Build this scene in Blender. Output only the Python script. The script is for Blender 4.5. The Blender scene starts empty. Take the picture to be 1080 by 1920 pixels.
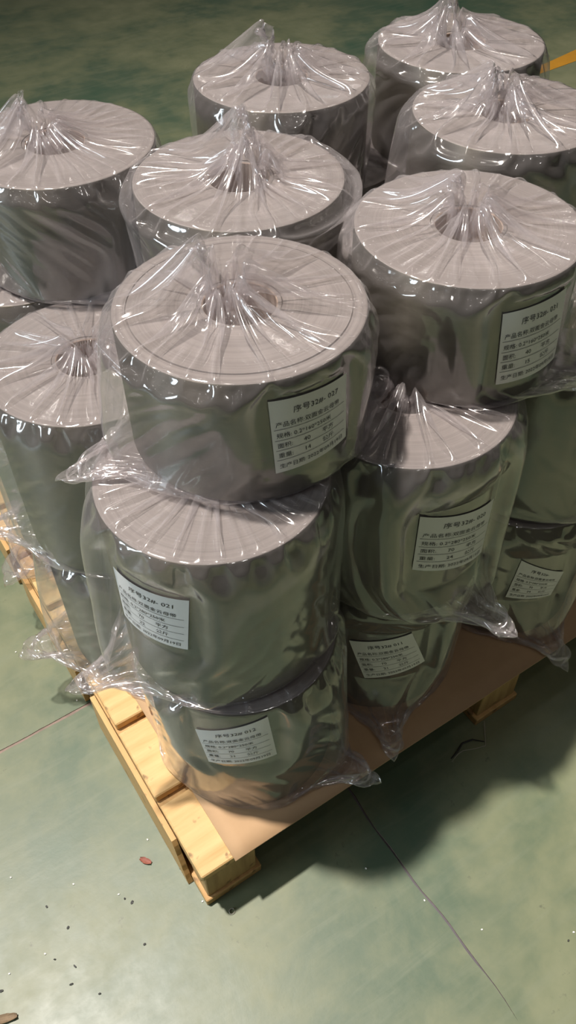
import bpy, bmesh, math, random, time
import numpy as np
from mathutils import Vector, Matrix, noise

T0 = time.time()
PI = math.pi
sc = bpy.context.scene
COL = sc.collection

# ------------------------------------------------------------------ camera, world, lights, exposure
CAM_POS = (-0.121, -0.415, 1.366)
CAM_YAW, CAM_PITCH, CAM_ROLL = math.radians(56.88), math.radians(47.98), math.radians(-0.56)
CAM_F = 1581.7                                   # focal length in pixels of a 1080x1920 frame

def make_camera():
    F = Vector((math.cos(CAM_PITCH) * math.cos(CAM_YAW), math.cos(CAM_PITCH) * math.sin(CAM_YAW), -math.sin(CAM_PITCH)))
    R = Vector((math.sin(CAM_YAW), -math.cos(CAM_YAW), 0))
    U = R.cross(F)
    c, s = math.cos(CAM_ROLL), math.sin(CAM_ROLL)
    R, U = c * R + s * U, -s * R + c * U
    d = bpy.data.cameras.new('camera')
    d.sensor_fit = 'VERTICAL'
    d.sensor_height = 36
    d.lens = 36 * CAM_F / 1920
    d.clip_start = 0.02
    o = bpy.data.objects.new('camera', d)
    COL.objects.link(o)
    m = Matrix((R, U, -F)).transposed().to_4x4()
    m.translation = Vector(CAM_POS)
    o.matrix_world = m
    sc.camera = o
make_camera()

sc.view_settings.view_transform = 'Standard'
sc.view_settings.look = 'None'
sc.view_settings.gamma = 1
sc.view_settings.use_curve_mapping = False
sc.view_settings.exposure = 0.0
sc.cycles.transparent_max_bounces = 28
sc.cycles.max_bounces = 7
sc.cycles.glossy_bounces = 4
sc.cycles.sample_clamp_indirect = 6.0

w = bpy.data.worlds.new('hall_ambience')
sc.world = w
w.use_nodes = True
w.node_tree.nodes['Background'].inputs[0].default_value = (0.80, 0.84, 0.86, 1)
w.node_tree.nodes['Background'].inputs[1].default_value = 0.005

def lamp(name, loc, size, power, color, aim=None, spread=180):
    d = bpy.data.lights.new(name, 'AREA')
    d.shape = 'DISK'
    d.size = size
    d.energy = power
    d.color = color
    d.spread = math.radians(spread)
    o = bpy.data.objects.new(name, d)
    COL.objects.link(o)
    o.location = loc
    tgt = Vector(aim) if aim else Vector((loc[0], loc[1], 0))
    o.rotation_euler = (Vector(loc) - tgt).to_track_quat('Z', 'Y').to_euler()
    return o
lamp('high_bay_key_lamp', (-1.20, 1.75, 7.5), 0.30, 172, (1.0, 0.91, 0.82), aim=(1.15, -0.75, 0), spread=76)
lamp('left_cool_daylight', (-6.0, 1.2, 2.6), 2.2, 48, (0.78, 0.91, 1.0), aim=(0.1, 0.3, 0.4), spread=100)  # soft cool daylight from the left, its source unseen
rl = random.Random(8)
for ix in range(-2, 5):
    for iy in range(-2, 5):
        x, y = -1.2 + 3.1 * ix + rl.uniform(-.3, .3), 1.75 + 3.1 * iy + rl.uniform(-.3, .3)
        if (ix, iy) == (0, 0):
            continue
        near_front = (ix, iy) == (0, -2)
        if near_front:
            x, y = 0.0, -4.45
        lamp('hall_lamp', (x, y, 7.5 + rl.uniform(-.2, .2)), 0.20, 30 if near_front else 4.0, (1.0, 0.95, 0.90))

# ------------------------------------------------------------------ node helpers
def new_mat(name):
    m = bpy.data.materials.new(name)
    m.use_nodes = True
    nt = m.node_tree
    return m, nt, nt.nodes['Principled BSDF'], nt.nodes['Material Output']

def N(nt, kind, **kw):
    n = nt.nodes.new(kind)
    for k, v in kw.items():
        if k in n.inputs:
            n.inputs[k].default_value = v
        else:
            setattr(n, k, v)
    return n

def ramp(nt, src, stops):
    r = nt.nodes.new('ShaderNodeValToRGB')
    e = r.color_ramp.elements
    while len(e) < len(stops):
        e.new(0.5)
    for el, (p, c) in zip(e, stops):
        el.position = p
        el.color = (*c, 1) if len(c) == 3 else c
    nt.links.new(src, r.inputs[0])
    return r.outputs[0]

def mixc(nt, fac, a, b, mode='MIX'):
    n = nt.nodes.new('ShaderNodeMix')
    n.data_type = 'RGBA'
    n.blend_type = mode
    for sock, v in ((0, fac), (6, a), (7, b)):
        if isinstance(v, bpy.types.NodeSocket):
            nt.links.new(v, n.inputs[sock])
        else:
            n.inputs[sock].default_value = v if sock == 0 else (*v, 1)
    return n.outputs[2]

def math_n(nt, op, a, b=None, c=None, clamp=False):
    n = nt.nodes.new('ShaderNodeMath')
    n.operation = op
    n.use_clamp = clamp
    for i, v in enumerate((a, b, c)):
        if v is None:
            continue
        if isinstance(v, bpy.types.NodeSocket):
            nt.links.new(v, n.inputs[i])
        else:
            n.inputs[i].default_value = v
    return n.outputs[0]

def coords(nt, scale=(1, 1, 1), kind='Object'):
    t = nt.nodes.new('ShaderNodeTexCoord')
    mp = nt.nodes.new('ShaderNodeMapping')
    mp.inputs['Scale'].default_value = scale
    nt.links.new(t.outputs[kind], mp.inputs[0])
    return mp.outputs[0]

def noise_n(nt, vec, scale, detail=4, rough=0.55, dist=0.0):
    n = N(nt, 'ShaderNodeTexNoise', Scale=scale, Detail=detail, Roughness=rough, Distortion=dist)
    nt.links.new(vec, n.inputs['Vector'])
    return n.outputs[0]

def bump(nt, h, strength, dist):
    b = N(nt, 'ShaderNodeBump', Strength=strength, Distance=dist)
    nt.links.new(h, b.inputs['Height'])
    return b.outputs[0]

# ------------------------------------------------------------------ materials
FLOOR_SHIFT = (5.1, -9.4, 0.0)
def mat_floor():
    m, nt, p, out = new_mat('green_epoxy')
    v = coords(nt)
    off = nt.nodes.new('ShaderNodeVectorMath')
    nt.links.new(v, off.inputs[0])
    off.inputs[1].default_value = FLOOR_SHIFT
    big = noise_n(nt, off.outputs[0], 0.8, 5, 0.60, 0.2)
    mid = noise_n(nt, v, 6.5, 8, 0.66, 0.15)
    fine = noise_n(nt, v, 38, 4, 0.6)
    f = math_n(nt, 'MULTIPLY_ADD', mid, 0.36, math_n(nt, 'MULTIPLY', big, 0.72))
    c = ramp(nt, f, [(0.39, (0.050, 0.110, 0.070)), (0.49, (0.092, 0.136, 0.085)), (0.58, (0.170, 0.195, 0.112)), (0.70, (0.245, 0.258, 0.152))])
    brush = noise_n(nt, coords(nt, (3, 26, 1)), 2.0, 5, 0.6, 0.5)
    c = mixc(nt, math_n(nt, 'MULTIPLY', ramp(nt, brush, [(0.50, (0, 0, 0)), (0.75, (1, 1, 1))]), 0.35), c, (0.20, 0.23, 0.16))
    dirt = ramp(nt, math_n(nt, 'MULTIPLY', noise_n(nt, v, 70, 3, 0.7), mid), [(0.37, (0, 0, 0)), (0.46, (1, 1, 1))])
    c = mixc(nt, math_n(nt, 'MULTIPLY', dirt, 0.5), c, (0.035, 0.04, 0.033))
    nt.links.new(c, p.inputs['Base Color'])
    nt.links.new(math_n(nt, 'MULTIPLY_ADD', mid, 0.30, math_n(nt, 'MULTIPLY_ADD', fine, 0.10, 0.23)), p.inputs['Roughness'])
    p.inputs['Specular IOR Level'].default_value = 0.6
    nt.links.new(bump(nt, math_n(nt, 'ADD', mid, math_n(nt, 'MULTIPLY', fine, 0.15)), 0.12, 0.004), p.inputs['Normal'])
    return m

def mat_simple(name, col, rough=0.6, metal=0.0, nscale=30, var=0.25, bumpd=0.0):
    m, nt, p, out = new_mat(name)
    n = noise_n(nt, coords(nt), nscale, 5, 0.6)
    a = tuple(max(0, c * (1 - var)) for c in col)
    b = tuple(min(1, c * (1 + var)) for c in col)
    nt.links.new(mixc(nt, n, a, b), p.inputs['Base Color'])
    p.inputs['Roughness'].default_value = rough
    p.inputs['Metallic'].default_value = metal
    if bumpd:
        nt.links.new(bump(nt, n, 0.4, bumpd), p.inputs['Normal'])
    return m

def mat_wood(name, axis, base=(0.74, 0.50, 0.23), dark=(0.56, 0.33, 0.12)):
    m, nt, p, out = new_mat(name)
    sc3 = [22, 22, 22]
    sc3[axis] = 2.2
    info = nt.nodes.new('ShaderNodeObjectInfo')
    v = coords(nt, tuple(sc3))
    add = nt.nodes.new('ShaderNodeVectorMath')
    nt.links.new(v, add.inputs[0])
    sh = nt.nodes.new('ShaderNodeVectorMath')
    sh.operation = 'SCALE'
    nt.links.new(info.outputs['Location'], sh.inputs[0])
    sh.inputs['Scale'].default_value = 37.0
    nt.links.new(sh.outputs[0], add.inputs[1])
    v = add.outputs[0]
    wv = N(nt, 'ShaderNodeTexWave', Scale=0.55, Distortion=5.0, Detail=3.0)
    wv.inputs['Detail Scale'].default_value = 1.2
    wv.bands_direction = 'Y' if axis != 1 else 'X'
    nt.links.new(v, wv.inputs['Vector'])
    n = noise_n(nt, v, 3.0, 6, 0.65)
    f = math_n(nt, 'MULTIPLY_ADD', wv.outputs[1], 0.14, math_n(nt, 'MULTIPLY', n, 0.95))
    c = ramp(nt, f, [(0.25, dark), (0.50, tuple(0.4 * d + 0.6 * b for d, b in zip(dark, base))), (0.72, base)])
    sp = noise_n(nt, coords(nt, (70, 70, 70)), 0.55, 3, 0.5)
    kn = ramp(nt, sp, [(0.66, (0, 0, 0)), (0.72, (1, 1, 1))])
    c = mixc(nt, math_n(nt, 'MULTIPLY', kn, 0.75), c, (0.20, 0.11, 0.05))
    nt.links.new(c, p.inputs['Base Color'])
    p.inputs['Roughness'].default_value = 0.62
    nt.links.new(bump(nt, f, 0.35, 0.0015), p.inputs['Normal'])
    return m

def mat_side():
    """outer wrap of the mica tape: satin, slightly metallic grey with a faint vertical shimmer"""
    m, nt, p, out = new_mat('mica_wrap')
    v = coords(nt)
    info = nt.nodes.new('ShaderNodeObjectInfo')
    n1 = noise_n(nt, coords(nt, (9, 9, 1.2)), 1.4, 4, 0.6, 0.3)
    n2 = noise_n(nt, coords(nt, (2, 2, 420)), 1.0, 2, 0.6)
    n3 = noise_n(nt, v, 260, 2, 0.6)
    c = ramp(nt, n1, [(0.25, (0.088, 0.078, 0.062)), (0.55, (0.128, 0.115, 0.093)), (0.80, (0.175, 0.16, 0.132))])
    c = mixc(nt, math_n(nt, 'MULTIPLY', n2, 0.25), c, (0.21, 0.195, 0.16))
    nt.links.new(c, p.inputs['Base Color'])
    p.inputs['Metallic'].default_value = 0.65
    nt.links.new(math_n(nt, 'MULTIPLY_ADD', n1, 0.12, 0.46), p.inputs['Roughness'])
    tg = nt.nodes.new('ShaderNodeTangent')
    tg.direction_type = 'RADIAL'
    tg.axis = 'Z'
    nt.links.new(tg.outputs[0], p.inputs['Tangent'])
    p.inputs['Anisotropic'].default_value = 0.93
    p.inputs['Anisotropic Rotation'].default_value = 0.25
    h = math_n(nt, 'MULTIPLY_ADD', n2, 0.5, math_n(nt, 'MULTIPLY', n3, 0.5))
    nt.links.new(bump(nt, h, 0.14, 0.0012), p.inputs['Normal'])
    return m

def mat_end():
    """wound end of the roll: thousands of tape edges in rings"""
    m, nt, p, out = new_mat('wound_end')
    t = nt.nodes.new('ShaderNodeTexCoord')
    sep = nt.nodes.new('ShaderNodeSeparateXYZ')
    nt.links.new(t.outputs['Object'], sep.inputs[0])
    rr = math_n(nt, 'SQRT', math_n(nt, 'ADD', math_n(nt, 'MULTIPLY', sep.outputs[0], sep.outputs[0]), math_n(nt, 'MULTIPLY', sep.outputs[1], sep.outputs[1])))
    info = nt.nodes.new('ShaderNodeObjectInfo')
    cmb = nt.nodes.new('ShaderNodeCombineXYZ')
    nt.links.new(math_n(nt, 'MULTIPLY', rr, 900), cmb.inputs[0])
    nt.links.new(math_n(nt, 'MULTIPLY', info.outputs['Random'], 50), cmb.inputs[1])
    n = noise_n(nt, cmb.outputs[0], 1.0, 5, 0.7)
    cmb2 = nt.nodes.new('ShaderNodeCombineXYZ')
    nt.links.new(math_n(nt, 'MULTIPLY', rr, 160), cmb2.inputs[0])
    nt.links.new(math_n(nt, 'MULTIPLY', info.outputs['Random'], 50), cmb2.inputs[1])
    n2 = noise_n(nt, cmb2.outputs[0], 1.0, 3, 0.6)
    blot = noise_n(nt, t.outputs['Object'], 14, 4, 0.6)
    f = math_n(nt, 'MULTIPLY_ADD', n, 0.45, math_n(nt, 'MULTIPLY', n2, 0.35))
    f = math_n(nt, 'MULTIPLY_ADD', blot, 0.2, f)
    c = ramp(nt, f, [(0.30, (0.145, 0.128, 0.120)), (0.50, (0.225, 0.200, 0.190)), (0.70, (0.32, 0.290, 0.275))])
    nt.links.new(c, p.inputs['Base Color'])
    p.inputs['Roughness'].default_value = 0.55
    nt.links.new(bump(nt, n, 0.25, 0.001), p.inputs['Normal'])
    return m

def mat_film():
    """thin clear polyethylene: see-through, mirror-like at grazing angles, a little milky"""
    m, nt, p, out = new_mat('clear_polythene')
    nt.nodes.remove(p)
    v = coords(nt)
    vo = nt.nodes.new('ShaderNodeTexVoronoi')
    vo.feature = 'F1'
    vo.inputs['Scale'].default_value = 26
    wob = nt.nodes.new('ShaderNodeTexNoise')
    wob.inputs['Scale'].default_value = 18
    wob.inputs['Detail'].default_value = 2
    nt.links.new(v, wob.inputs['Vector'])
    ml = nt.nodes.new('ShaderNodeVectorMath')
    ml.operation = 'MULTIPLY_ADD'
    nt.links.new(wob.outputs['Color'], ml.inputs[0])
    ml.inputs[1].default_value = (0.05, 0.05, 0.05)
    nt.links.new(v, ml.inputs[2])
    nt.links.new(ml.outputs[0], vo.inputs['Vector'])
    b1 = noise_n(nt, v, 55, 3, 0.55, 0.8)
    hh = math_n(nt, 'MULTIPLY_ADD', vo.outputs['Distance'], 0.25, math_n(nt, 'MULTIPLY', b1, 0.45))
    nrm = bump(nt, hh, 0.14, 0.004)
    geo = nt.nodes.new('ShaderNodeNewGeometry')
    vm = nt.nodes.new('ShaderNodeVectorMath')
    vm.operation = 'DOT_PRODUCT'
    nt.links.new(nrm, vm.inputs[0])
    nt.links.new(geo.outputs['Incoming'], vm.inputs[1])
    c = math_n(nt, 'SUBTRACT', 1.0, math_n(nt, 'ABSOLUTE', vm.outputs['Value']), clamp=True)
    c5 = math_n(nt, 'POWER', c, 4.0)
    fres = math_n(nt, 'MULTIPLY_ADD', c5, 0.75, 0.125, clamp=True)
    tr = N(nt, 'ShaderNodeBsdfTransparent', Color=(0.975, 0.970, 0.970, 1))
    gl = N(nt, 'ShaderNodeBsdfGlossy', Color=(1, 1, 1, 1), Roughness=0.12)
    nt.links.new(nrm, gl.inputs['Normal'])
    df = N(nt, 'ShaderNodeBsdfDiffuse', Color=(0.94, 0.88, 0.905, 1))
    tl = N(nt, 'ShaderNodeBsdfTranslucent', Color=(0.94, 0.88, 0.905, 1))
    hz = nt.nodes.new('ShaderNodeMixShader')
    hz.inputs[0].default_value = 0.45
    nt.links.new(df.outputs[0], hz.inputs[1])
    nt.links.new(tl.outputs[0], hz.inputs[2])
    haze = math_n(nt, 'MULTIPLY_ADD', math_n(nt, 'POWER', c, 2.5), 0.15, 0.112, clamp=True)
    m1 = nt.nodes.new('ShaderNodeMixShader')
    nt.links.new(haze, m1.inputs[0])
    nt.links.new(tr.outputs[0], m1.inputs[1])
    nt.links.new(hz.outputs[0], m1.inputs[2])
    m2 = nt.nodes.new('ShaderNodeMixShader')
    nt.links.new(fres, m2.inputs[0])
    nt.links.new(m1.outputs[0], m2.inputs[1])
    nt.links.new(gl.outputs[0], m2.inputs[2])
    nt.links.new(m2.outputs[0], out.inputs['Surface'])
    return m

M = dict(
    floor=mat_floor(),
    joint=mat_simple('joint_filler', (0.27, 0.20, 0.17), 0.8, 0, 60, 0.5),
    crack=mat_simple('crack_filler', (0.12, 0.11, 0.125), 0.8, 0, 60, 0.4),
    yellow=mat_simple('yellow_line_paint', (0.62, 0.30, 0.03), 0.45, 0, 20, 0.15),
    wood_x=mat_wood('pine_along_x', 0),
    wood_y=mat_wood('pine_along_y', 1, (0.62, 0.40, 0.17), (0.44, 0.25, 0.09)),
    wood_end=mat_wood('pine_end', 2, (0.58, 0.38, 0.17), (0.34, 0.20, 0.08)),
    card=mat_simple('cardboard', (0.50, 0.325, 0.18), 0.75, 0, 40, 0.08, 0.0004),
    side=mat_side(),
    end=mat_end(),
    core=mat_simple('core_paper', (0.43, 0.33, 0.27), 0.8, 0, 40, 0.2, 0.0005),
    film=mat_film(),
    label=mat_simple('label_paper', (0.86, 0.85, 0.86), 0.55, 0, 25, 0.03),
    ink=mat_simple('label_ink', (0.025, 0.025, 0.03), 0.6, 0, 30, 0.1),
    red=mat_simple('red_brown_flake', (0.30, 0.11, 0.08), 0.7, 0, 120, 0.4),
    brown=mat_simple('brown_curl', (0.25, 0.18, 0.11), 0.7, 0, 120, 0.4),
    black=mat_simple('dark_scrap', (0.03, 0.032, 0.03), 0.5, 0, 120, 0.3),
    white=mat_simple('white_fleck', (0.85, 0.85, 0.82), 0.5, 0, 120, 0.05),
    wire=mat_simple('pale_wire', (0.45, 0.43, 0.36), 0.4, 0.3, 80, 0.1),
)

# ------------------------------------------------------------------ object helpers
def mesh_obj(name, me, mats, parent=None, smooth=False):
    if not isinstance(mats, (list, tuple)):
        mats = [mats]
    for m in mats:
        me.materials.append(m)
    if smooth:
        me.shade_smooth()
    o = bpy.data.objects.new(name, me)
    COL.objects.link(o)
    if parent:
        o.parent = parent
    return o

def pyd(name, verts, faces):
    me = bpy.data.meshes.new(name)
    me.from_pydata([tuple(v) for v in verts], [], [tuple(f) for f in faces])
    me.update()
    return me

def from_bm(name, bm):
    bmesh.ops.recalc_face_normals(bm, faces=bm.faces)
    me = bpy.data.meshes.new(name)
    bm.to_mesh(me)
    bm.free()
    return me

def tag(o, label, cat, group=None, kind=None):
    o['label'] = label
    o['category'] = cat
    if group:
        o['group'] = group
    if kind:
        o['kind'] = kind
    return o

def empty(name, loc):
    o = bpy.data.objects.new(name, None)
    o.empty_display_size = 0.05
    COL.objects.link(o)
    o.location = loc
    return o

def box_bm(x0, x1, y0, y1, z0, z1, bev=0.0015, jitter=0.0, rng=None, segs=1):
    bm = bmesh.new()
    bmesh.ops.create_cube(bm, size=1)
    for v in bm.verts:
        v.co = Vector((x0 + (v.co.x + .5) * (x1 - x0), y0 + (v.co.y + .5) * (y1 - y0), z0 + (v.co.z + .5) * (z1 - z0)))
        if jitter:
            v.co += Vector([rng.uniform(-jitter, jitter) for _ in range(3)])
    if bev:
        bmesh.ops.bevel(bm, geom=list(bm.edges), offset=bev, segments=segs, affect='EDGES')
    return bm

# ------------------------------------------------------------------ floor
def make_floor():
    rng = random.Random(3)
    yj, xj, w = 0.4265, 0.2880, 0.0026
    X0, X1, Y0, Y1 = -9, 16, -5, 18
    verts, faces, fm = [], [], []
    def V(x, y, z):
        verts.append((x, y, z))
        return len(verts) - 1
    # long joint along X (two wavering lips) and the tapering crack along Y that ends before the camera
    xs = [X0] + [-0.6 + 0.02 * k for k in range(44)]
    xs = [x for x in xs if x < xj - 0.01]
    upper = [V(x, yj + w * (0.75 + 0.5 * rng.random()), 0) for x in xs]
    lower = [V(x, yj - w * (0.75 + 0.5 * rng.random()), 0) for x in xs]
    ul = [V(verts[i][0], verts[i][1], -0.0015) for i in upper]
    ll = [V(verts[i][0], verts[i][1], -0.0015) for i in lower]
    ys = [yj - w] + [0.40 - 0.02 * k for k in range(40)]
    ys = [y for y in ys if y > -0.362]
    def wid(y):
        return max(0.0, min(1, (y + 0.37) / 0.10)) * 0.0017 * (0.7 + 0.6 * rng.random())
    wob = lambda y: 0.0022 * math.sin(y * 17) + 0.0012 * math.sin(y * 53)
    lw = [(y, wid(y)) for y in ys]
    west = [V(xj + wob(y) - q, y, 0) for y, q in lw]
    east = [V(xj + wob(y) + q, y, 0) for y, q in lw]
    wl = [V(verts[i][0], verts[i][1], -0.0022) for i in west]
    el = [V(verts[i][0], verts[i][1], -0.0022) for i in east]
    tip = V(xj + wob(-0.372), -0.372, 0)
    end = V(xj + wob(-0.372), Y0, 0)
    swc, sec = V(X0, Y0, 0), V(X1, Y0, 0)
    ne, nw = V(X1, Y1, 0), V(X0, Y1, 0)
    xe_top = V(X1, yj + w, 0)
    cu = V(xj, yj + w, 0)
    # slabs
    faces.append([swc, end, tip] + west[::-1] + lower[::-1]); fm.append(0)
    faces.append([end, sec, xe_top, cu] + east + [tip]); fm.append(0)
    faces.append(upper + [cu, xe_top, ne, nw]); fm.append(0)
    for a, b, c, d in ((upper, ul, None, None), (lower, ll, None, None), (west, wl, None, None), (east, el, None, None)):
        for k in range(len(a) - 1):
            faces.append([a[k], a[k + 1], b[k + 1], b[k]]); fm.append(1)
    for k in range(len(ul) - 1):
        faces.append([ul[k], ul[k + 1], ll[k + 1], ll[k]]); fm.append(1)
    for k in range(len(wl) - 1):
        faces.append([wl[k], wl[k + 1], el[k + 1], el[k]]); fm.append(2)
    me = pyd('floor', verts, faces)
    o = mesh_obj('floor', me, [M['floor'], M['joint'], M['crack']])
    for p, i in zip(me.polygons, fm):
        p.material_index = i
    bm = bmesh.new()
    bm.from_mesh(me)
    bmesh.ops.triangulate(bm, faces=[f for f in bm.faces if len(f.verts) > 4])
    for f in bm.faces:
        if f.material_index == 0 and f.normal.z < 0:
            f.normal_flip()
    bm.to_mesh(me)
    bm.free()
    o['kind'] = 'structure'
    o['label'] = 'glossy green epoxy floor with thin joints'
make_floor()

def make_line():
    bm = bmesh.new()
    pts = [(2.20, 2.046), (2.77, 2.048), (3.10, 2.068), (6.0, 2.22), (6.0, 2.32), (3.04, 2.148), (2.83, 2.112), (2.20, 2.10)]
    vs = [bm.verts.new((x, y, 0.0004)) for x, y in pts]
    f = bm.faces.new(vs)
    g = bmesh.ops.extrude_face_region(bm, geom=[f])
    for v in g['geom']:
        if isinstance(v, bmesh.types.BMVert):
            v.co.z += 0.0008
    o = mesh_obj('floor_marking', from_bm('floor_marking', bm), M['yellow'])
    tag(o, 'yellow painted marking line on the far green floor, top right', 'floor marking')
make_line()

# ------------------------------------------------------------------ pallet
PZ = 0.126
def make_pallet():
    rng = random.Random(11)
    root = empty('wooden_pallet', (0, 0, 0))
    tag(root, 'pale pine pallet under the wrapped rolls, standing on the green floor', 'pallet')
    WX, NB, PITCH = 1.13, 8, 0.1425
    for k in range(NB):
        y0 = 0.004 + k * PITCH
        wy = 0.128 + rng.uniform(-.002, .002)
        bm = box_bm(rng.uniform(-.001, .003) if k else 0.0, WX, 0, wy, 0, 0.018, 0.002, 0.0006, rng)
        o = mesh_obj('deck_board', from_bm('deck_board', bm), M['wood_x'], root)
        o.location = (0, y0, 0.1082)
    for x in (0.0, 0.545, WX - 0.095):
        bm = box_bm(x, x + 0.098, 0, 1.12, 0, 0.0165, 0.0015, 0.0005, rng)
        o = mesh_obj('stringer_board', from_bm('stringer_board', bm), M['wood_y'], root)
        o.location = (0, 0.012, 0.0914)
        bm = box_bm(x, x + 0.098, 0, 1.122, 0, 0.018, 0.0015, 0.0005, rng)
        o = mesh_obj('runner_board', from_bm('runner_board', bm), M['wood_y'], root)
        o.location = (0, 0.006, 0.0002)
        for y in (0.012, 0.50, 1.02):
            bm = box_bm(x + 0.006, x + 0.092, 0, 0.10, 0, 0.0728, 0.0015, 0.001, rng)
            o = mesh_obj('block', from_bm('block', bm), M['wood_end'], root)
            o.location = (0, y, 0.0184)
    # side planks closing the left flank, the first one splintered at its near end
    for y0, y1, spl in ((0.062, 0.372, True), (0.432, 0.70, False), (0.755, 1.10, False)):
        n = 9
        top, bot = 0.1062, 0.002
        vs, fs = [], []
        for k in range(n + 1):
            t = k / n
            zz = bot + (top - bot) * t
            ya = y0 + (0.03 * t + rng.uniform(-.004, .004) - 0.012 if spl else rng.uniform(-.001, .001))
            for x in (-0.0095, -0.0012):
                vs.append((x, ya, zz))
                vs.append((x, y1 + rng.uniform(-.001, .001), zz))
        for k in range(n):
            a, b = 4 * k, 4 * k + 4
            fs += [(a, a + 1, b + 1, b), (a + 2, b + 2, b + 3, a + 3), (a, b, b + 2, a + 2), (a + 1, a + 3, b + 3, b + 1)]
        fs += [(0, 2, 3, 1), (4 * n, 4 * n + 1, 4 * n + 3, 4 * n + 2)]
        me = pyd('side_plank', vs, fs)
        mesh_obj('side_plank', me, M['wood_y'], root)
make_pallet()

def make_card():
    nx, ny = 44, 40
    vs, fs = [], []
    for j in range(ny + 1):
        for i in range(nx + 1):
            x = 0.052 + (1.135 - 0.052) * i / nx
            y = 0.001 + 1.10 * j / ny
            e = 0.0006 * math.sin(x * 23) * math.sin(y * 17 + 1)
            droop = 0.0 if y > 0.02 else -0.001 * (1 - y / 0.02)
            vs.append((x - 0.006 * (y), y - (0.004 if j == 0 else 0), 0.12660 + 0.0006 + e + droop * 0))
    for j in range(ny):
        for i in range(nx):
            a = j * (nx + 1) + i
            fs.append((a, a + 1, a + nx + 2, a + nx + 1))
    me = pyd('cardboard_sheet', vs, fs)
    o = mesh_obj('cardboard_sheet', me, M['card'], smooth=True)
    md = o.modifiers.new('thick', 'SOLIDIFY')
    md.thickness = 0.0022
    md.offset = 1
    tag(o, 'flat brown cardboard sheet between the pallet boards and the rolls', 'cardboard')
make_card()

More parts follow.
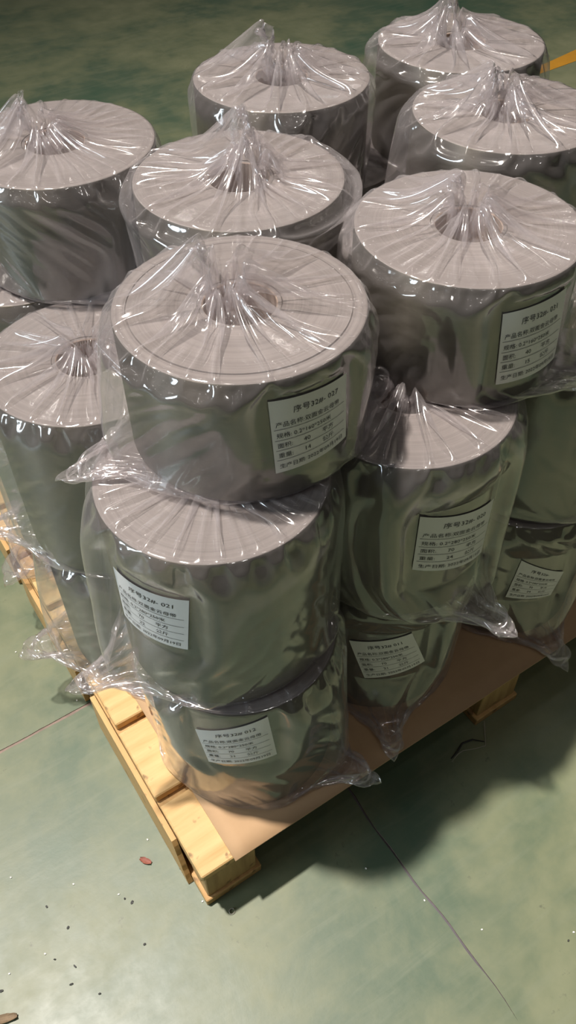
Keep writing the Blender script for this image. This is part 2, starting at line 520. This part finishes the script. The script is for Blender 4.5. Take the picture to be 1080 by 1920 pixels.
# ------------------------------------------------------------------ polythene bag, relaxed as an inextensible sheet round its roll
RW = 0.1327                                       # outer radius of a roll
def relax_bag(h, seed, slack=1.085, ear=0.0, na=192, neigh=(), lid=None, tuck=0.055, tuft=(), iters=300, support=None, hole=(0.0, 0.0), loose=0.0, stick=None):
    """h: roll height.  ear: direction of the flat bottom seam.  neigh: (dx,dy,z0,z1) other rolls.  lid: (dx,dy,z) roll
    standing on top.  tuft: (angle, halfwidth, rise) ranges of the mouth that stand up instead of being tucked in.
    Returns verts (rows, na, 3) with z=0 at the roll's foot."""
    rng = np.random.default_rng(seed)
    Rb = RW * slack
    Pm = 2 * PI * Rb
    du = Pm / na
    dv = du * 1.02
    nb = int(0.135 / dv)
    nh = int(h / dv)
    rc = 0.018
    nt = int((RW - rc + tuck + loose) / dv)
    nl = nb + nh + nt
    th = np.arange(na) * 2 * PI / na
    v = (np.arange(nl) - nb) * dv
    X = np.zeros((nl, na, 3))
    # random smooth pleat pattern
    def pleat(nmin, nmax, m):
        f = np.zeros(na)
        for _ in range(m):
            k = rng.integers(nmin, nmax)
            f += rng.normal() * np.cos(k * th + rng.uniform(0, 2 * PI)) / math.sqrt(m)
        return f
    pl1, pl2 = pleat(4, 13, 8), pleat(12, 36, 8)
    cs = np.stack([np.cos(th), np.sin(th)], 1)
    # seam: circumference folded flat along direction `ear`
    a = (th - ear + PI) % (2 * PI) - PI             # -pi..pi about the ear
    s = np.where(np.abs(a) <= PI / 2, Pm / 4 - np.abs(a) / (2 * PI) * Pm, 0)
    s = Pm / 4 - np.abs(a) / (2 * PI) * Pm          # +P/4 at ear, -P/4 at the opposite ear
    side = np.sign(a) * 0.002 * np.cos(s / (Pm / 4) * PI / 2)
    ed = np.array([math.cos(ear), math.sin(ear)])
    en = np.array([-math.sin(ear), math.cos(ear)])
    seam = s[:, None] * ed + side[:, None] * en
    # section pulled taut round the roll, all spare width in two flat ears
    Rt = RW + 0.0022
    lo, hi = Rt * 1.0001, Rt * 2
    for _ in range(40):
        d_ = (lo + hi) / 2
        if math.sqrt(d_ * d_ - Rt * Rt) + Rt * (PI / 2 - math.acos(Rt / d_)) < Pm / 4:
            lo = d_
        else:
            hi = d_
    T_, ph_ = math.sqrt(d_ * d_ - Rt * Rt), math.acos(Rt / d_)
    sg = np.where(np.abs(a) > PI / 2, -1, 1)
    aa = np.where(np.abs(a) > PI / 2, PI - np.abs(a), np.abs(a))
    sl = aa / (2 * PI) * Pm
    tl = np.clip(sl / T_, 0, 1)
    hx = np.where(sl < T_, d_ + (Rt * math.cos(ph_) - d_) * tl, Rt * np.cos(ph_ + (sl - T_) / Rt))
    hy = np.where(sl < T_, Rt * math.sin(ph_) * tl + 0.0012, Rt * np.sin(ph_ + (sl - T_) / Rt))
    hull = (sg * hx)[:, None] * ed + (np.sign(a) * hy)[:, None] * en
    lift = np.zeros(na)
    for (ta, tw, tr) in tuft:
        d = np.abs((th - ta + PI) % (2 * PI) - PI)
        lift = np.maximum(lift, tr * np.clip(1 - (d / tw) ** 2, 0, 1))
    tight = np.clip(pleat(1, 5, 4) * 0.5 + 0.4, 0, 1)      # 1: pulled taut and deep, 0: left loose
    off = np.array(hole)
    rise = 0.011 * (1 - tight) if loose > 0 else 0.002
    lipr = (1.0 + 0.9 * (1 - tight) if loose > 0 else np.ones(na))[:, None]
    for j in range(nl):
        if v[j] < 0:
            t = min(1, -v[j] / (nb * dv))
            xy = hull * (1 - t) + seam * t
            X[j, :, :2] = xy
            X[j, :, 2] = -0.0015
        elif v[j] <= h:
            t = min(1, v[j] / (h * 0.9)) ** 1.3
            X[j, :, :2] = hull * (1 - t) + cs * Rb * t
            X[j, :, 2] = v[j]
        else:
            q = v[j] - h
            span = RW - rc + loose
            if q < span:
                t = q / span
                amp = 0.015 * t ** 0.7
                X[j, :, :2] = cs * (Rb + (rc - Rb) * t) + off * t * t
                X[j, :, 2] = h + 0.003 + amp * (1.0 + pl1 + 0.7 * pl2) + lift * t + rise * t
            else:
                d = q - span
                X[j, :, :2] = off + cs * (rc * lipr * (0.74 + 0.26 * pl1[:, None].clip(-1, 1))) * (1 - 0.35 * d / tuck) * np.where(lift[:, None] > 0.004, 1.15, 1)
                dd = d * (0.55 + 0.45 * tight)
                X[j, :, 2] = h + 0.005 + rise - dd * np.where(lift > 0.004, -0.6, 1) + lift
    X[:, :, :] += rng.normal(0, 0.0006, X.shape)
    jl = nb + nh + int((RW - rc + loose) / dv)
    lip = X[jl - 1:jl + 2].copy()
    mouth = X[nl - 5:].copy()
    seamrow = X[0].copy()
    # stretch/bend families
    fam = [(0, 1, du, 1.0, 0), (1, 0, dv, 1.0, 0), (1, 1, math.hypot(du, dv), 0.55, 0), (1, -1, math.hypot(du, dv), 0.55, 0),
           (0, 2, 2 * du, 1, 1), (2, 0, 2 * dv, 1, 1), (0, 5, 5 * du, 0.3, 2)]
    X = X.astype(np.float32)
    Xp = X.copy()
    krow = np.where(v < h - 0.010, 0.60, 0.15)[:, None]
    under = (np.hypot(X[:nb - 3, :, 0], X[:nb - 3, :, 1]) < RW - 0.012)[..., None] * np.float32(0.4)
    X0u = X[:nb - 3].copy()
    cling = (0.035 * np.clip(1 - v[nb:nb + nh] / h, 0, 1))[:, None].astype(np.float32)
    zrow = v[nb:nb + nh][:, None].astype(np.float32)
    base = np.float32(-0.0028)
    ztop = h + 0.0012
    for it in range(iters):
        D = np.zeros_like(X)
        for (ra, ca, L0, k, bend) in fam:
            A = X[:nl - ra] if ra else X
            B = np.roll(X, -ca, 1)[ra:] if ca else X[ra:]
            d = B - A
            ln = np.sqrt((d * d).sum(2)) + 1e-9
            if bend:
                k = (krow if bend == 1 else (krow - 0.15))[:nl - ra]
            g = (0.5 * k * (1 - L0 / ln))[..., None].astype(np.float32) * d
            if ra:
                D[:nl - ra] += g
                D[ra:] -= np.roll(g, ca, 1) if ca else g
            else:
                D += g
                D -= np.roll(g, ca, 1)
        Xn = X + D * 0.36 + 0.88 * np.clip(X - Xp, -0.003, 0.003)
        Xn[nb + nh:, :, 2] -= 0.000011
        Xn[nb:nb + nh, :, 2] -= 0.000004
        Xn[nb:nb + nh, :, 2] += cling * (zrow - Xn[nb:nb + nh, :, 2])
        # pins
        Xn[nl - 5:] += 0.5 * (mouth - Xn[nl - 5:])
        Xn[0] += 0.5 * (seamrow - Xn[0])
        Xn[:nb - 3] += under * (X0u - Xn[:nb - 3])
        Xn[jl - 1:jl + 2] += 0.5 * (lip - Xn[jl - 1:jl + 2])
        # collisions with its own roll
        x, y, z = Xn[..., 0], Xn[..., 1], Xn[..., 2]
        r = np.sqrt(x * x + y * y) + 1e-9
        inside = (r < RW + 0.0012) & (z > -0.0005) & (z < ztop)
        inside[:nb - 2] = False
        top = inside & (ztop - z < RW + 0.0012 - r) & (r > 0.040)
        sidec = inside & ~top & (r > 0.070)
        hole_ = inside & (r <= 0.070) & ~top
        z[top] = ztop
        f = np.where(sidec, (RW + 0.0012) / r, 1)
        f = np.where(hole_ & (r > 0.0365), 0.0365 / r, f)
        x *= f
        y *= f
        # under the roll
        z[:nb] = np.where((r[:nb] < RW), np.minimum(z[:nb], -0.0005), z[:nb])
        if support is None:
            np.maximum(z, base, out=z)
        else:
            on = np.zeros(z.shape, bool)
            for (sx, sy) in support:
                on |= (x - sx) ** 2 + (y - sy) ** 2 < (RW + 0.004) ** 2
            z[:] = np.where(on, np.maximum(z, base), np.maximum(z, base - 0.07))
        for (dx, dy, z0, z1) in neigh:
            rx, ry = x - dx, y - dy
            q = np.sqrt(rx * rx + ry * ry) + 1e-9
            hit = (q < RW + 0.0008) & (z > z0) & (z < z1)
            f = np.where(hit, (RW + 0.0008) / q, 1)
            x[:] = dx + rx * f
            y[:] = dy + ry * f
        if stick is not None:                       # film held flat behind a sticker
            ang = (np.arctan2(y[nb:nb + nh], x[nb:nb + nh]) - stick[0] + PI) % (2 * PI) - PI
            q = np.sqrt(x[nb:nb + nh] ** 2 + y[nb:nb + nh] ** 2) + 1e-9
            zz = z[nb:nb + nh]
            hit = (np.abs(ang) < stick[1]) & (zz > stick[2]) & (zz < stick[3]) & (q > RW + 0.0016)
            f = np.where(hit, (RW + 0.0016) / q, 1)
            x[nb:nb + nh] *= f
            y[nb:nb + nh] *= f
        if lid is not None:
            for (dx, dy, zl) in lid:
                q = (x - dx) ** 2 + (y - dy) ** 2
                z[:] = np.where((q < (RW + 0.002) ** 2) & (z > h - 0.02), np.minimum(z, zl), z)
                # outside the lid's foot the film may not sit inside the lid roll either
        Xp = X
        X = Xn
    return X, nb

def bag_mesh(name, X):
    nl, na, _ = X.shape
    me = bpy.data.meshes.new(name)
    idx = np.arange(nl * na).reshape(nl, na)
    nx = np.roll(idx, -1, 1)
    q = np.stack([idx[:-1], nx[:-1], nx[1:], idx[1:]], 2).reshape(-1, 4)
    me.vertices.add(nl * na)
    me.vertices.foreach_set('co', X.reshape(-1).astype(np.float32))
    me.loops.add(q.size)
    me.loops.foreach_set('vertex_index', q.reshape(-1).astype(np.int32))
    me.polygons.add(len(q))
    me.polygons.foreach_set('loop_start', np.arange(0, q.size, 4, dtype=np.int32))
    me.update(calc_edges=True)
    me.validate()
    return me

# ------------------------------------------------------------------ rolls
def winding_mesh(h, groove=False):
    ri, ro, b = 0.0445, RW, 0.0016
    prof = [(ri, 0.0), (ro - b, 0.0), (ro - 0.3 * b, 0.3 * b), (ro, b), (ro, h - b), (ro - 0.3 * b, h - 0.3 * b), (ro - b, h)]
    if groove:
        prof += [(0.1185, h), (0.1180, h - 0.0016), (0.1172, h - 0.0016), (0.1166, h + 0.0004)]
    prof += [(0.09, h + 0.0003), (ri, h)]
    seg = 160
    vs, fs, mi = [], [], []
    n = len(prof)
    for k in range(seg):
        a = 2 * PI * k / seg
        for (r, z) in prof:
            vs.append((r * math.cos(a), r * math.sin(a), z))
    for k in range(seg):
        k2 = (k + 1) % seg
        for j in range(n):
            j2 = (j + 1) % n
            fs.append((k * n + j, k2 * n + j, k2 * n + j2, k * n + j2))
            mi.append(0 if j in (2, 3, 4) else 1)
    me = pyd('winding', vs, fs)
    for p, i in zip(me.polygons, mi):
        p.material_index = i
    me.materials.append(M['side'])
    me.materials.append(M['end'])
    me.polygons.foreach_set('use_smooth', [i == 0 for i in mi])
    return me

def core_mesh(h):
    ri, ro = 0.0385, 0.0443
    prof = [(ri, 0.001), (ro, 0.001), (ro, h - 0.0015), (ro - .001, h - 0.0005), (ri + .001, h - 0.0005), (ri, h - 0.0015)]
    seg = 64
    vs, fs = [], []
    n = len(prof)
    for k in range(seg):
        a = 2 * PI * k / seg
        vs += [(r * math.cos(a), r * math.sin(a), z) for r, z in prof]
    for k in range(seg):
        k2 = (k + 1) % seg
        for j in range(n):
            j2 = (j + 1) % n
            fs.append((k * n + j, k2 * n + j, k2 * n + j2, k * n + j2))
    me = pyd('core_tube', vs, fs)
    me.materials.append(M['core'])
    me.materials.append(M['end'])
    for i, p in enumerate(me.polygons):
        p.material_index = 1 if i % n in (2, 3) else 0
    return me

WIND = {}
def get_wind(h, g=False):
    k = (h, g)
    if k not in WIND:
        WIND[k] = (winding_mesh(h, g), core_mesh(h))
    return WIND[k]

def text_mesh(s, size):
    cu = bpy.data.curves.new('t', 'FONT')
    cu.body = s
    cu.size = size
    cu.resolution_u = 2
    ob = bpy.data.objects.new('t', cu)
    COL.objects.link(ob)
    dg = bpy.context.evaluated_depsgraph_get()
    dg.update()
    me = bpy.data.meshes.new_from_object(ob.evaluated_get(dg))
    bpy.data.objects.remove(ob)
    bpy.data.curves.remove(cu)
    v = np.array([x.co[:2] for x in me.vertices]) if len(me.vertices) else np.zeros((0, 2))
    f = [tuple(p.vertices) for p in me.polygons]
    bpy.data.meshes.remove(me)
    return v, f

OUTSIDE = ('027', '021', '020', '031', 'D1', '011', '012')      # stickers stuck on the film
def label_on(root, corners, rows, h0, outside):
    """corners: TL, TR, BR, BL as (degrees, z) on the cylinder; rows: text"""
    C = [np.array((math.radians(a), z - h0)) for a, z in corners]
    rad0 = RW + (0.0030 if outside else 0.0005)
    def warp(u, v, off):
        # u right 0..1, v down 0..1
        q = (1 - v) * ((1 - u) * C[0] + u * C[1]) + v * ((1 - u) * C[3] + u * C[2])
        r = rad0 + off
        return (r * math.cos(q[0]), r * math.sin(q[0]), q[1])
    nu, nv = 14, 8
    vs, fs = [], []
    for j in range(nv + 1):
        for i in range(nu + 1):
            vs.append(warp(i / nu, j / nv, 0.0))
    for j in range(nv):
        for i in range(nu):
            a = j * (nu + 1) + i
            fs.append((a, a + nu + 1, a + nu + 2, a + 1))
    lab = mesh_obj('label_sticker', pyd('label_sticker', vs, fs), M['label'], root, smooth=True)
    lab['label'] = 'white paper sticker with printed lines'
    vs, fs = [], []
    for (s, size, u0, vb) in rows:
        tv, tf = text_mesh(s, size)
        b = len(vs)
        vs += [warp(u0 + x, vb - y * 0.95, 0.0004) for x, y in tv]
        fs += [tuple(b + i for i in f) for f in tf]
    for vb in (0.385, 0.535, 0.675, 0.815):
        b = len(vs)
        n = 16
        for i in range(n + 1):
            u = 0.03 + 0.92 * i / n
            vs.append(warp(u, vb, 0.0004))
            vs.append(warp(u, vb + 0.0055, 0.0004))
        fs += [(b + 2 * i, b + 2 * i + 1, b + 2 * i + 3, b + 2 * i + 2) for i in range(n)]
    t = mesh_obj('lettering', pyd('lettering', vs, fs), M['ink'], lab)
    t['label'] = 'black printed lettering and ruled lines'

def rows_for(no, width, area, weight, dash='-'):
    r = [('序号32#%s %s' % (dash, no), 0.104, 0.26, 0.190),
         ('产品名称:双面金云母带', 0.080, 0.05, 0.350),
         ('规格: 0.2*%s*250米' % width, 0.080, 0.05, 0.500),
         ('面积:', 0.080, 0.05, 0.640), (area, 0.085, 0.36, 0.640), ('平方', 0.085, 0.60, 0.640),
         ('重量:', 0.080, 0.05, 0.780), (weight, 0.085, 0.36, 0.780), ('公斤', 0.085, 0.60, 0.780),
         ('生产日期: 2022年09月19日', 0.076, 0.05, 0.935)]
    return r

G = 0.0057
Z1 = PZ + 0.0032 + 0.0030
Z2 = Z1 + 0.28 + G
Z3 = Z2 + 0.28 + G
D2R = math.radians
# name: (x, y, base z, height, label text, extras)
ROLLS = {
 '012': (0.177, 0.168, Z1, 0.28), '021': (0.171, 0.187, Z2, 0.28), '027': (0.246, 0.235, Z3, 0.16),
 '011': (0.4425, 0.190, Z1, 0.28), '020': (0.4380, 0.172, Z2, 0.28), '031': (0.547, 0.221, Z3, 0.16),
 'D1': (0.716, 0.178, Z1, 0.28), 'D2': (0.722, 0.185, Z2, 0.28),
 'B1': (0.146, 0.446, Z1, 0.28), 'B2': (0.141, 0.456, Z2, 0.28),
 'E': (0.387, 0.469, Z3, 0.16), 'F': (0.236, 0.692, Z3, 0.16), 'G': (0.606, 0.706, Z3, 0.16),
 'H': (0.920, 0.659, Z3, 0.16), 'I': (0.798, 0.422, Z3, 0.16),
 'P1': (0.420, 0.462, Z1, 0.28), 'P2': (0.420, 0.462, Z2, 0.28),
 'Q1': (0.698, 0.466, Z1, 0.28), 'Q2': (0.698, 0.466, Z2, 0.28),
 'R1': (0.160, 0.738, Z1, 0.28), 'R2': (0.160, 0.738, Z2, 0.28),
 'S1': (0.438, 0.742, Z1, 0.28), 'S2': (0.438, 0.742, Z2, 0.28),
 'T1': (0.716, 0.744, Z1, 0.28), 'T2': (0.716, 0.744, Z2, 0.28),
 'U1': (0.990, 0.700, Z1, 0.28), 'U2': (0.990, 0.700, Z2, 0.28),
 'V1': (0.985, 0.400, Z1, 0.28), 'V2': (0.985, 0.400, Z2, 0.28),
}
# per-bag character: seed, slack, direction of the bottom seam, tufts (angle deg, half-width deg, rise)
BAGS = {
 '012': dict(seed=1, slack=1.11, ear=-58, sub=1), '021': dict(seed=2, slack=1.12, ear=176, sub=1),
 '027': dict(seed=3, slack=1.11, ear=172, tuft=[(150, 30, 0.04)], hole=(-0.013, 0.009), sub=1),
 '011': dict(seed=4, slack=1.10, ear=-118, sub=1), '020': dict(seed=5, slack=1.12, ear=-80, sub=1),
 '031': dict(seed=6, slack=1.11, ear=-60, tuft=[(100, 30, 0.022)], hole=(0.0, 0.004), sub=1),
 'D1': dict(seed=7, slack=1.10, ear=-100, sub=1), 'D2': dict(seed=8, slack=1.09, ear=-60, sub=0),
 'B1': dict(seed=9, slack=1.12, ear=168, sub=0), 'B2': dict(seed=10, slack=1.11, ear=160, sub=1),
 'E': dict(seed=11, slack=1.13, ear=20, loose=0.030, hole=(0.014, -0.004), tuft=[(75, 40, 0.05), (215, 40, 0.03)], sub=1),
 'F': dict(seed=12, slack=1.10, ear=100, tuft=[(170, 34, 0.035)], hole=(-0.012, 0.006), sub=1),
 'G': dict(seed=13, slack=1.10, ear=60, tuft=[(140, 30, 0.04)], sub=0),
 'H': dict(seed=14, slack=1.10, ear=150, tuft=[(60, 25, 0.03)], hole=(-0.018, 0.006), sub=0),
 'I': dict(seed=15, slack=1.11, ear=150, tuft=[(80, 30, 0.02)], hole=(-0.010, 0.004), sub=0),
}
LABELS = {
 '027': ([(-110.5, .842), (-71.1, .837), (-68.5, .747), (-107.9, .744)], rows_for('027', '160', '40', '14')),
 '021': ([(-178.3, .628), (-132.2, .639), (-136.8, .541), (-180.0, .530)], rows_for('021', '280', '70', '22')),
 '020': ([(-119.5, .621), (-68.0, .590), (-66.0, .478), (-119.1, .520)], rows_for('020', '280', '70', '24')),
 '031': ([(-114.1, .833), (-77.2, .840), (-66.8, .729), (-109.9, .734)], rows_for('031', '160', '40', '15')),
 '011': ([(-146.3, .317), (-107.7, .343), (-93.7, .248), (-134.0, .225)], rows_for('011', '280', '70', '21', '')),
 '012': ([(-147.0, .360), (-105.6, .401), (-101.2, .290), (-141.8, .275)], rows_for('012', '280', '70', '21', '')),
 'D1': ([(-129.3, .339), (-93.5, .288), (-98.3, .232), (-132.3, .243)], rows_for('', '280', '70', '24')),
}
TEXT = {
 '012': 'bottom roll at the near pallet corner, sticker reading 012, bagged in clear film',
 '021': 'middle roll of the near corner stack, sticker reading 021 on its left flank',
 '027': 'short top roll nearest the camera, sticker reading 027, ring line on its end',
 '011': 'bottom roll on the cardboard, sticker reading 011, right of the near corner stack',
 '020': 'tall roll with sticker reading 020, brightly lit end partly under roll 031',
 '031': 'short top roll with sticker reading 031, right of the nearest top roll',
 'D1': 'bottom roll at the right frame edge, its sticker showing no serial number',
 'D2': 'tall roll without a sticker at the right edge, below and right of roll 031',
 'B1': 'bottom left roll behind the near corner stack, bag corner jutting past the pallet',
 'B2': 'tall left roll with no sticker and open core, behind the near corner stack',
 'E': 'short top roll behind roll 027 with a loose puffed up bag',
 'F': 'short top roll at the left frame edge',
 'G': 'short top roll farthest back in the middle with an upright tuft of film',
 'H': 'short top roll farthest back on the right beside the yellow line',
 'I': 'short top roll at the right edge behind roll 031',
 'P': 'tall roll hidden below the puffed bag top roll', 'Q': 'tall roll hidden behind roll 031, its bag showing in the gap',
 'R': 'tall roll hidden below the left edge top roll', 'S': 'tall roll hidden in the back row, left of centre',
 'T': 'tall roll hidden in the back row, right of centre', 'U': 'tall roll hidden below the far right top roll',
 'V': 'tall roll hidden at the right of the pallet',
}
for k in 'PQRSTUV':
    TEXT[k + '1'] = TEXT[k] + ', lower one'
    TEXT[k + '2'] = TEXT[k] + ', upper one'

generic_bag = None
for key, (x, y, z, h) in ROLLS.items():
    root = empty('mica_tape_roll', (x, y, z))
    tag(root, TEXT[key], 'roll', 'bagged rolls of mica tape stacked on the pallet')
    wm, cm = get_wind(h, key == '027')
    for nm, me in (('winding', wm), ('core_tube', cm)):
        o = bpy.data.objects.new(nm, me)
        COL.objects.link(o)
        o.parent = root
    if key in LABELS:
        label_on(root, LABELS[key][0], LABELS[key][1], z, key in OUTSIDE)
    if key in BAGS:
        b = BAGS[key]
        neigh, lid, sup = [], [], None
        for k2, (x2, y2, z2, h2) in ROLLS.items():
            if k2 == key:
                continue
            d = math.hypot(x2 - x, y2 - y)
            if abs(z2 - z) < 0.05 and d < 0.42:
                neigh.append((x2 - x, y2 - y, -0.001, h2 + 0.001))
            if z2 > z + 0.05 and z2 - z < h + 0.05 and d < 2 * RW:
                lid.append((x2 - x, y2 - y, z2 - z - 0.0010))
            if z2 < z - 0.05 and z - z2 < h2 + 0.05 and d < 0.42:
                sup = (sup or []) + [(x2 - x, y2 - y)]
        stick = None
        if key in OUTSIDE:
            an = [D2R(q[0]) for q in LABELS[key][0]]
            zs = [q[1] - z for q in LABELS[key][0]]
            stick = ((min(an) + max(an)) / 2, (max(an) - min(an)) / 2 + 0.04, min(zs) - 0.006, max(zs) + 0.006)
        X, nb = relax_bag(h, b['seed'], b['slack'], D2R(b['ear']), neigh=neigh, lid=lid or None,
                          tuft=[(D2R(a), D2R(q), r) for a, q, r in b.get('tuft', [])], support=sup, hole=b.get('hole', (0, 0)), stick=stick, loose=b.get('loose', 0.003 if h < 0.2 else -0.006), na=240 if b['sub'] else 192)
        me = bag_mesh('plastic_bag', X)
        o = mesh_obj('plastic_bag', me, M['film'], root, smooth=True)
        if b['sub']:
            md = o.modifiers.new('smooth', 'SUBSURF')
            md.levels = md.render_levels = 1
        o['label'] = 'clear crinkled polythene bag'
    else:
        if generic_bag is None:
            X, nb = relax_bag(0.28, 77, 1.075, 0.4, na=128, lid=[(0.05, 0.0, 0.2845)], iters=120)
            generic_bag = bag_mesh('plastic_bag', X)
            generic_bag.materials.append(M['film'])
            generic_bag.shade_smooth()
        o = bpy.data.objects.new('plastic_bag', generic_bag)
        COL.objects.link(o)
        o.parent = root

# ------------------------------------------------------------------ small scraps on the floor
def tube(name, pts, r, mat, seg=6):
    vs, fs = [], []
    pts = [Vector(q) for q in pts]
    for k, q in enumerate(pts):
        d = (pts[min(k + 1, len(pts) - 1)] - pts[max(k - 1, 0)]).normalized()
        a = d.cross(Vector((0, 0, 1)) if abs(d.z) < 0.9 else Vector((1, 0, 0))).normalized()
        b = d.cross(a)
        rr = r * (0.6 if k in (0, len(pts) - 1) else 1)
        for i in range(seg):
            t = 2 * PI * i / seg
            vs.append(q + rr * (math.cos(t) * a + math.sin(t) * b))
    for k in range(len(pts) - 1):
        for i in range(seg):
            j = (i + 1) % seg
            fs.append((k * seg + i, k * seg + j, (k + 1) * seg + j, (k + 1) * seg + i))
    fs += [tuple(range(seg))[::-1], tuple(range((len(pts) - 1) * seg, len(pts) * seg))]
    return mesh_obj(name, pyd(name, vs, fs), mat, smooth=True)

def chip(name, x, y, lx, ly, rot, mat, curl=0.0, th=0.0012, seed=0):
    rng = random.Random(seed)
    nx, ny = 8, 4
    top, bot = [], []
    c, s_ = math.cos(rot), math.sin(rot)
    for j in range(ny + 1):
        for i in range(nx + 1):
            u, v = i / nx * 2 - 1, j / ny * 2 - 1
            wv = (1 - 0.55 * abs(u) ** 2.2) * (0.85 + 0.3 * rng.random() if abs(v) == 1 else 1)
            px, py = u * lx / 2, v * ly / 2 * wv
            z = 0.0004 + curl * (v * v + 0.4 * u * u) + rng.uniform(0, 0.0003)
            q = (x + c * px - s_ * py, y + s_ * px + c * py)
            bot.append((*q, z))
            top.append((*q, z + th))
    n = len(top)
    fs = []
    W = nx + 1
    for j in range(ny):
        for i in range(nx):
            a = j * W + i
            fs.append((a, a + 1, a + W + 1, a + W))
            fs.append((n + a, n + a + W, n + a + W + 1, n + a + 1))
    edge = [i for i in range(W)] + [j * W + nx for j in range(1, ny + 1)] + [ny * W + i for i in range(nx - 1, -1, -1)] + [j * W for j in range(ny - 1, 0, -1)]
    for k in range(len(edge)):
        a, b = edge[k], edge[(k + 1) % len(edge)]
        fs.append((a, n + a, n + b, b))
    return mesh_obj(name, pyd(name, top + bot, fs), mat)

tag(chip('bark_flake', -0.049, 0.119, 0.020, 0.009, 2.2, M['red'], 0.002, seed=1), 'reddish brown curled flake lying on the floor left of the pallet corner', 'flake')
tag(chip('bark_curl', -0.316, 0.033, 0.036, 0.011, -0.35, M['brown'], 0.003, 0.002, seed=2), 'brown curled scrap on the floor at the bottom left corner', 'scrap')
tag(tube('dark_strap', [(0.468, -0.018, .0015), (0.484, -0.015, .0035), (0.502, -0.008, .004), (0.522, -0.012, .003), (0.537, -0.026, .002)], 0.0016, M['black']),
    'dark bent strap scrap on the floor in the shadow by the middle pallet block', 'strap')
tag(tube('pale_wire', [(0.559, 0.001, .012), (0.555, -0.006, .006), (0.543, -0.022, .0012), (0.534, -0.033, .0012), (0.515, -0.027, .0012), (0.495, -0.018, .0012), (0.483, -0.018, .0012), (0.466, -0.023, .0012)], 0.0007, M['wire']),
    'thin pale wire trailing from under the middle pallet block', 'wire')
ring = [(0.0265 + 0.0042 * math.cos(t), -0.0215 + 0.0042 * math.sin(t), 0.0011) for t in [k * 2 * PI / 18 for k in range(18)]]
tag(tube('wire_ring', ring, 0.0007, M['wire']), 'tiny open wire ring at the shadow edge by the pallet corner', 'ring')
rng = random.Random(5)
for k, (x, y) in enumerate([(-0.031, 0.148), (-0.237, 0.214), (-0.159, 0.15), (-0.107, 0.097), (-0.235, 0.081), (-0.289, 0.085), (-0.076, 0.605),
                            (0.281, -0.172), (0.326, -0.252), (0.235, -0.084), (0.438, -0.331), (-0.004, 0.016), (-0.022, 0.445)]):
    tag(chip('white_fleck', x, y, 0.0030, 0.0022, rng.uniform(0, 3), M['white'], 0.0002, 0.0008, seed=20 + k),
        'tiny bright white fleck lying on the green floor', 'fleck', 'white flecks on the floor')
for k, (x, y) in enumerate([(-0.207, 0.142), (-0.102, 0.086), (-0.095, 0.075), (-0.205, 0.041), (-0.226, 0.066), (-0.19, -0.012), (-0.219, 0.022),
                            (-0.192, 0.096), (-0.307, 0.07), (-0.008, 0.08), (0.423, -0.335), (-0.106, 0.011)]):
    tag(chip('dark_speck', x, y, rng.uniform(.003, .006), rng.uniform(.002, .004), rng.uniform(0, 3), M['black'], 0.0002, 0.0008, seed=50 + k),
        'small dark speck of grit lying on the green floor', 'speck', 'dark specks on the floor')
print('script %.1fs' % (time.time() - T0))
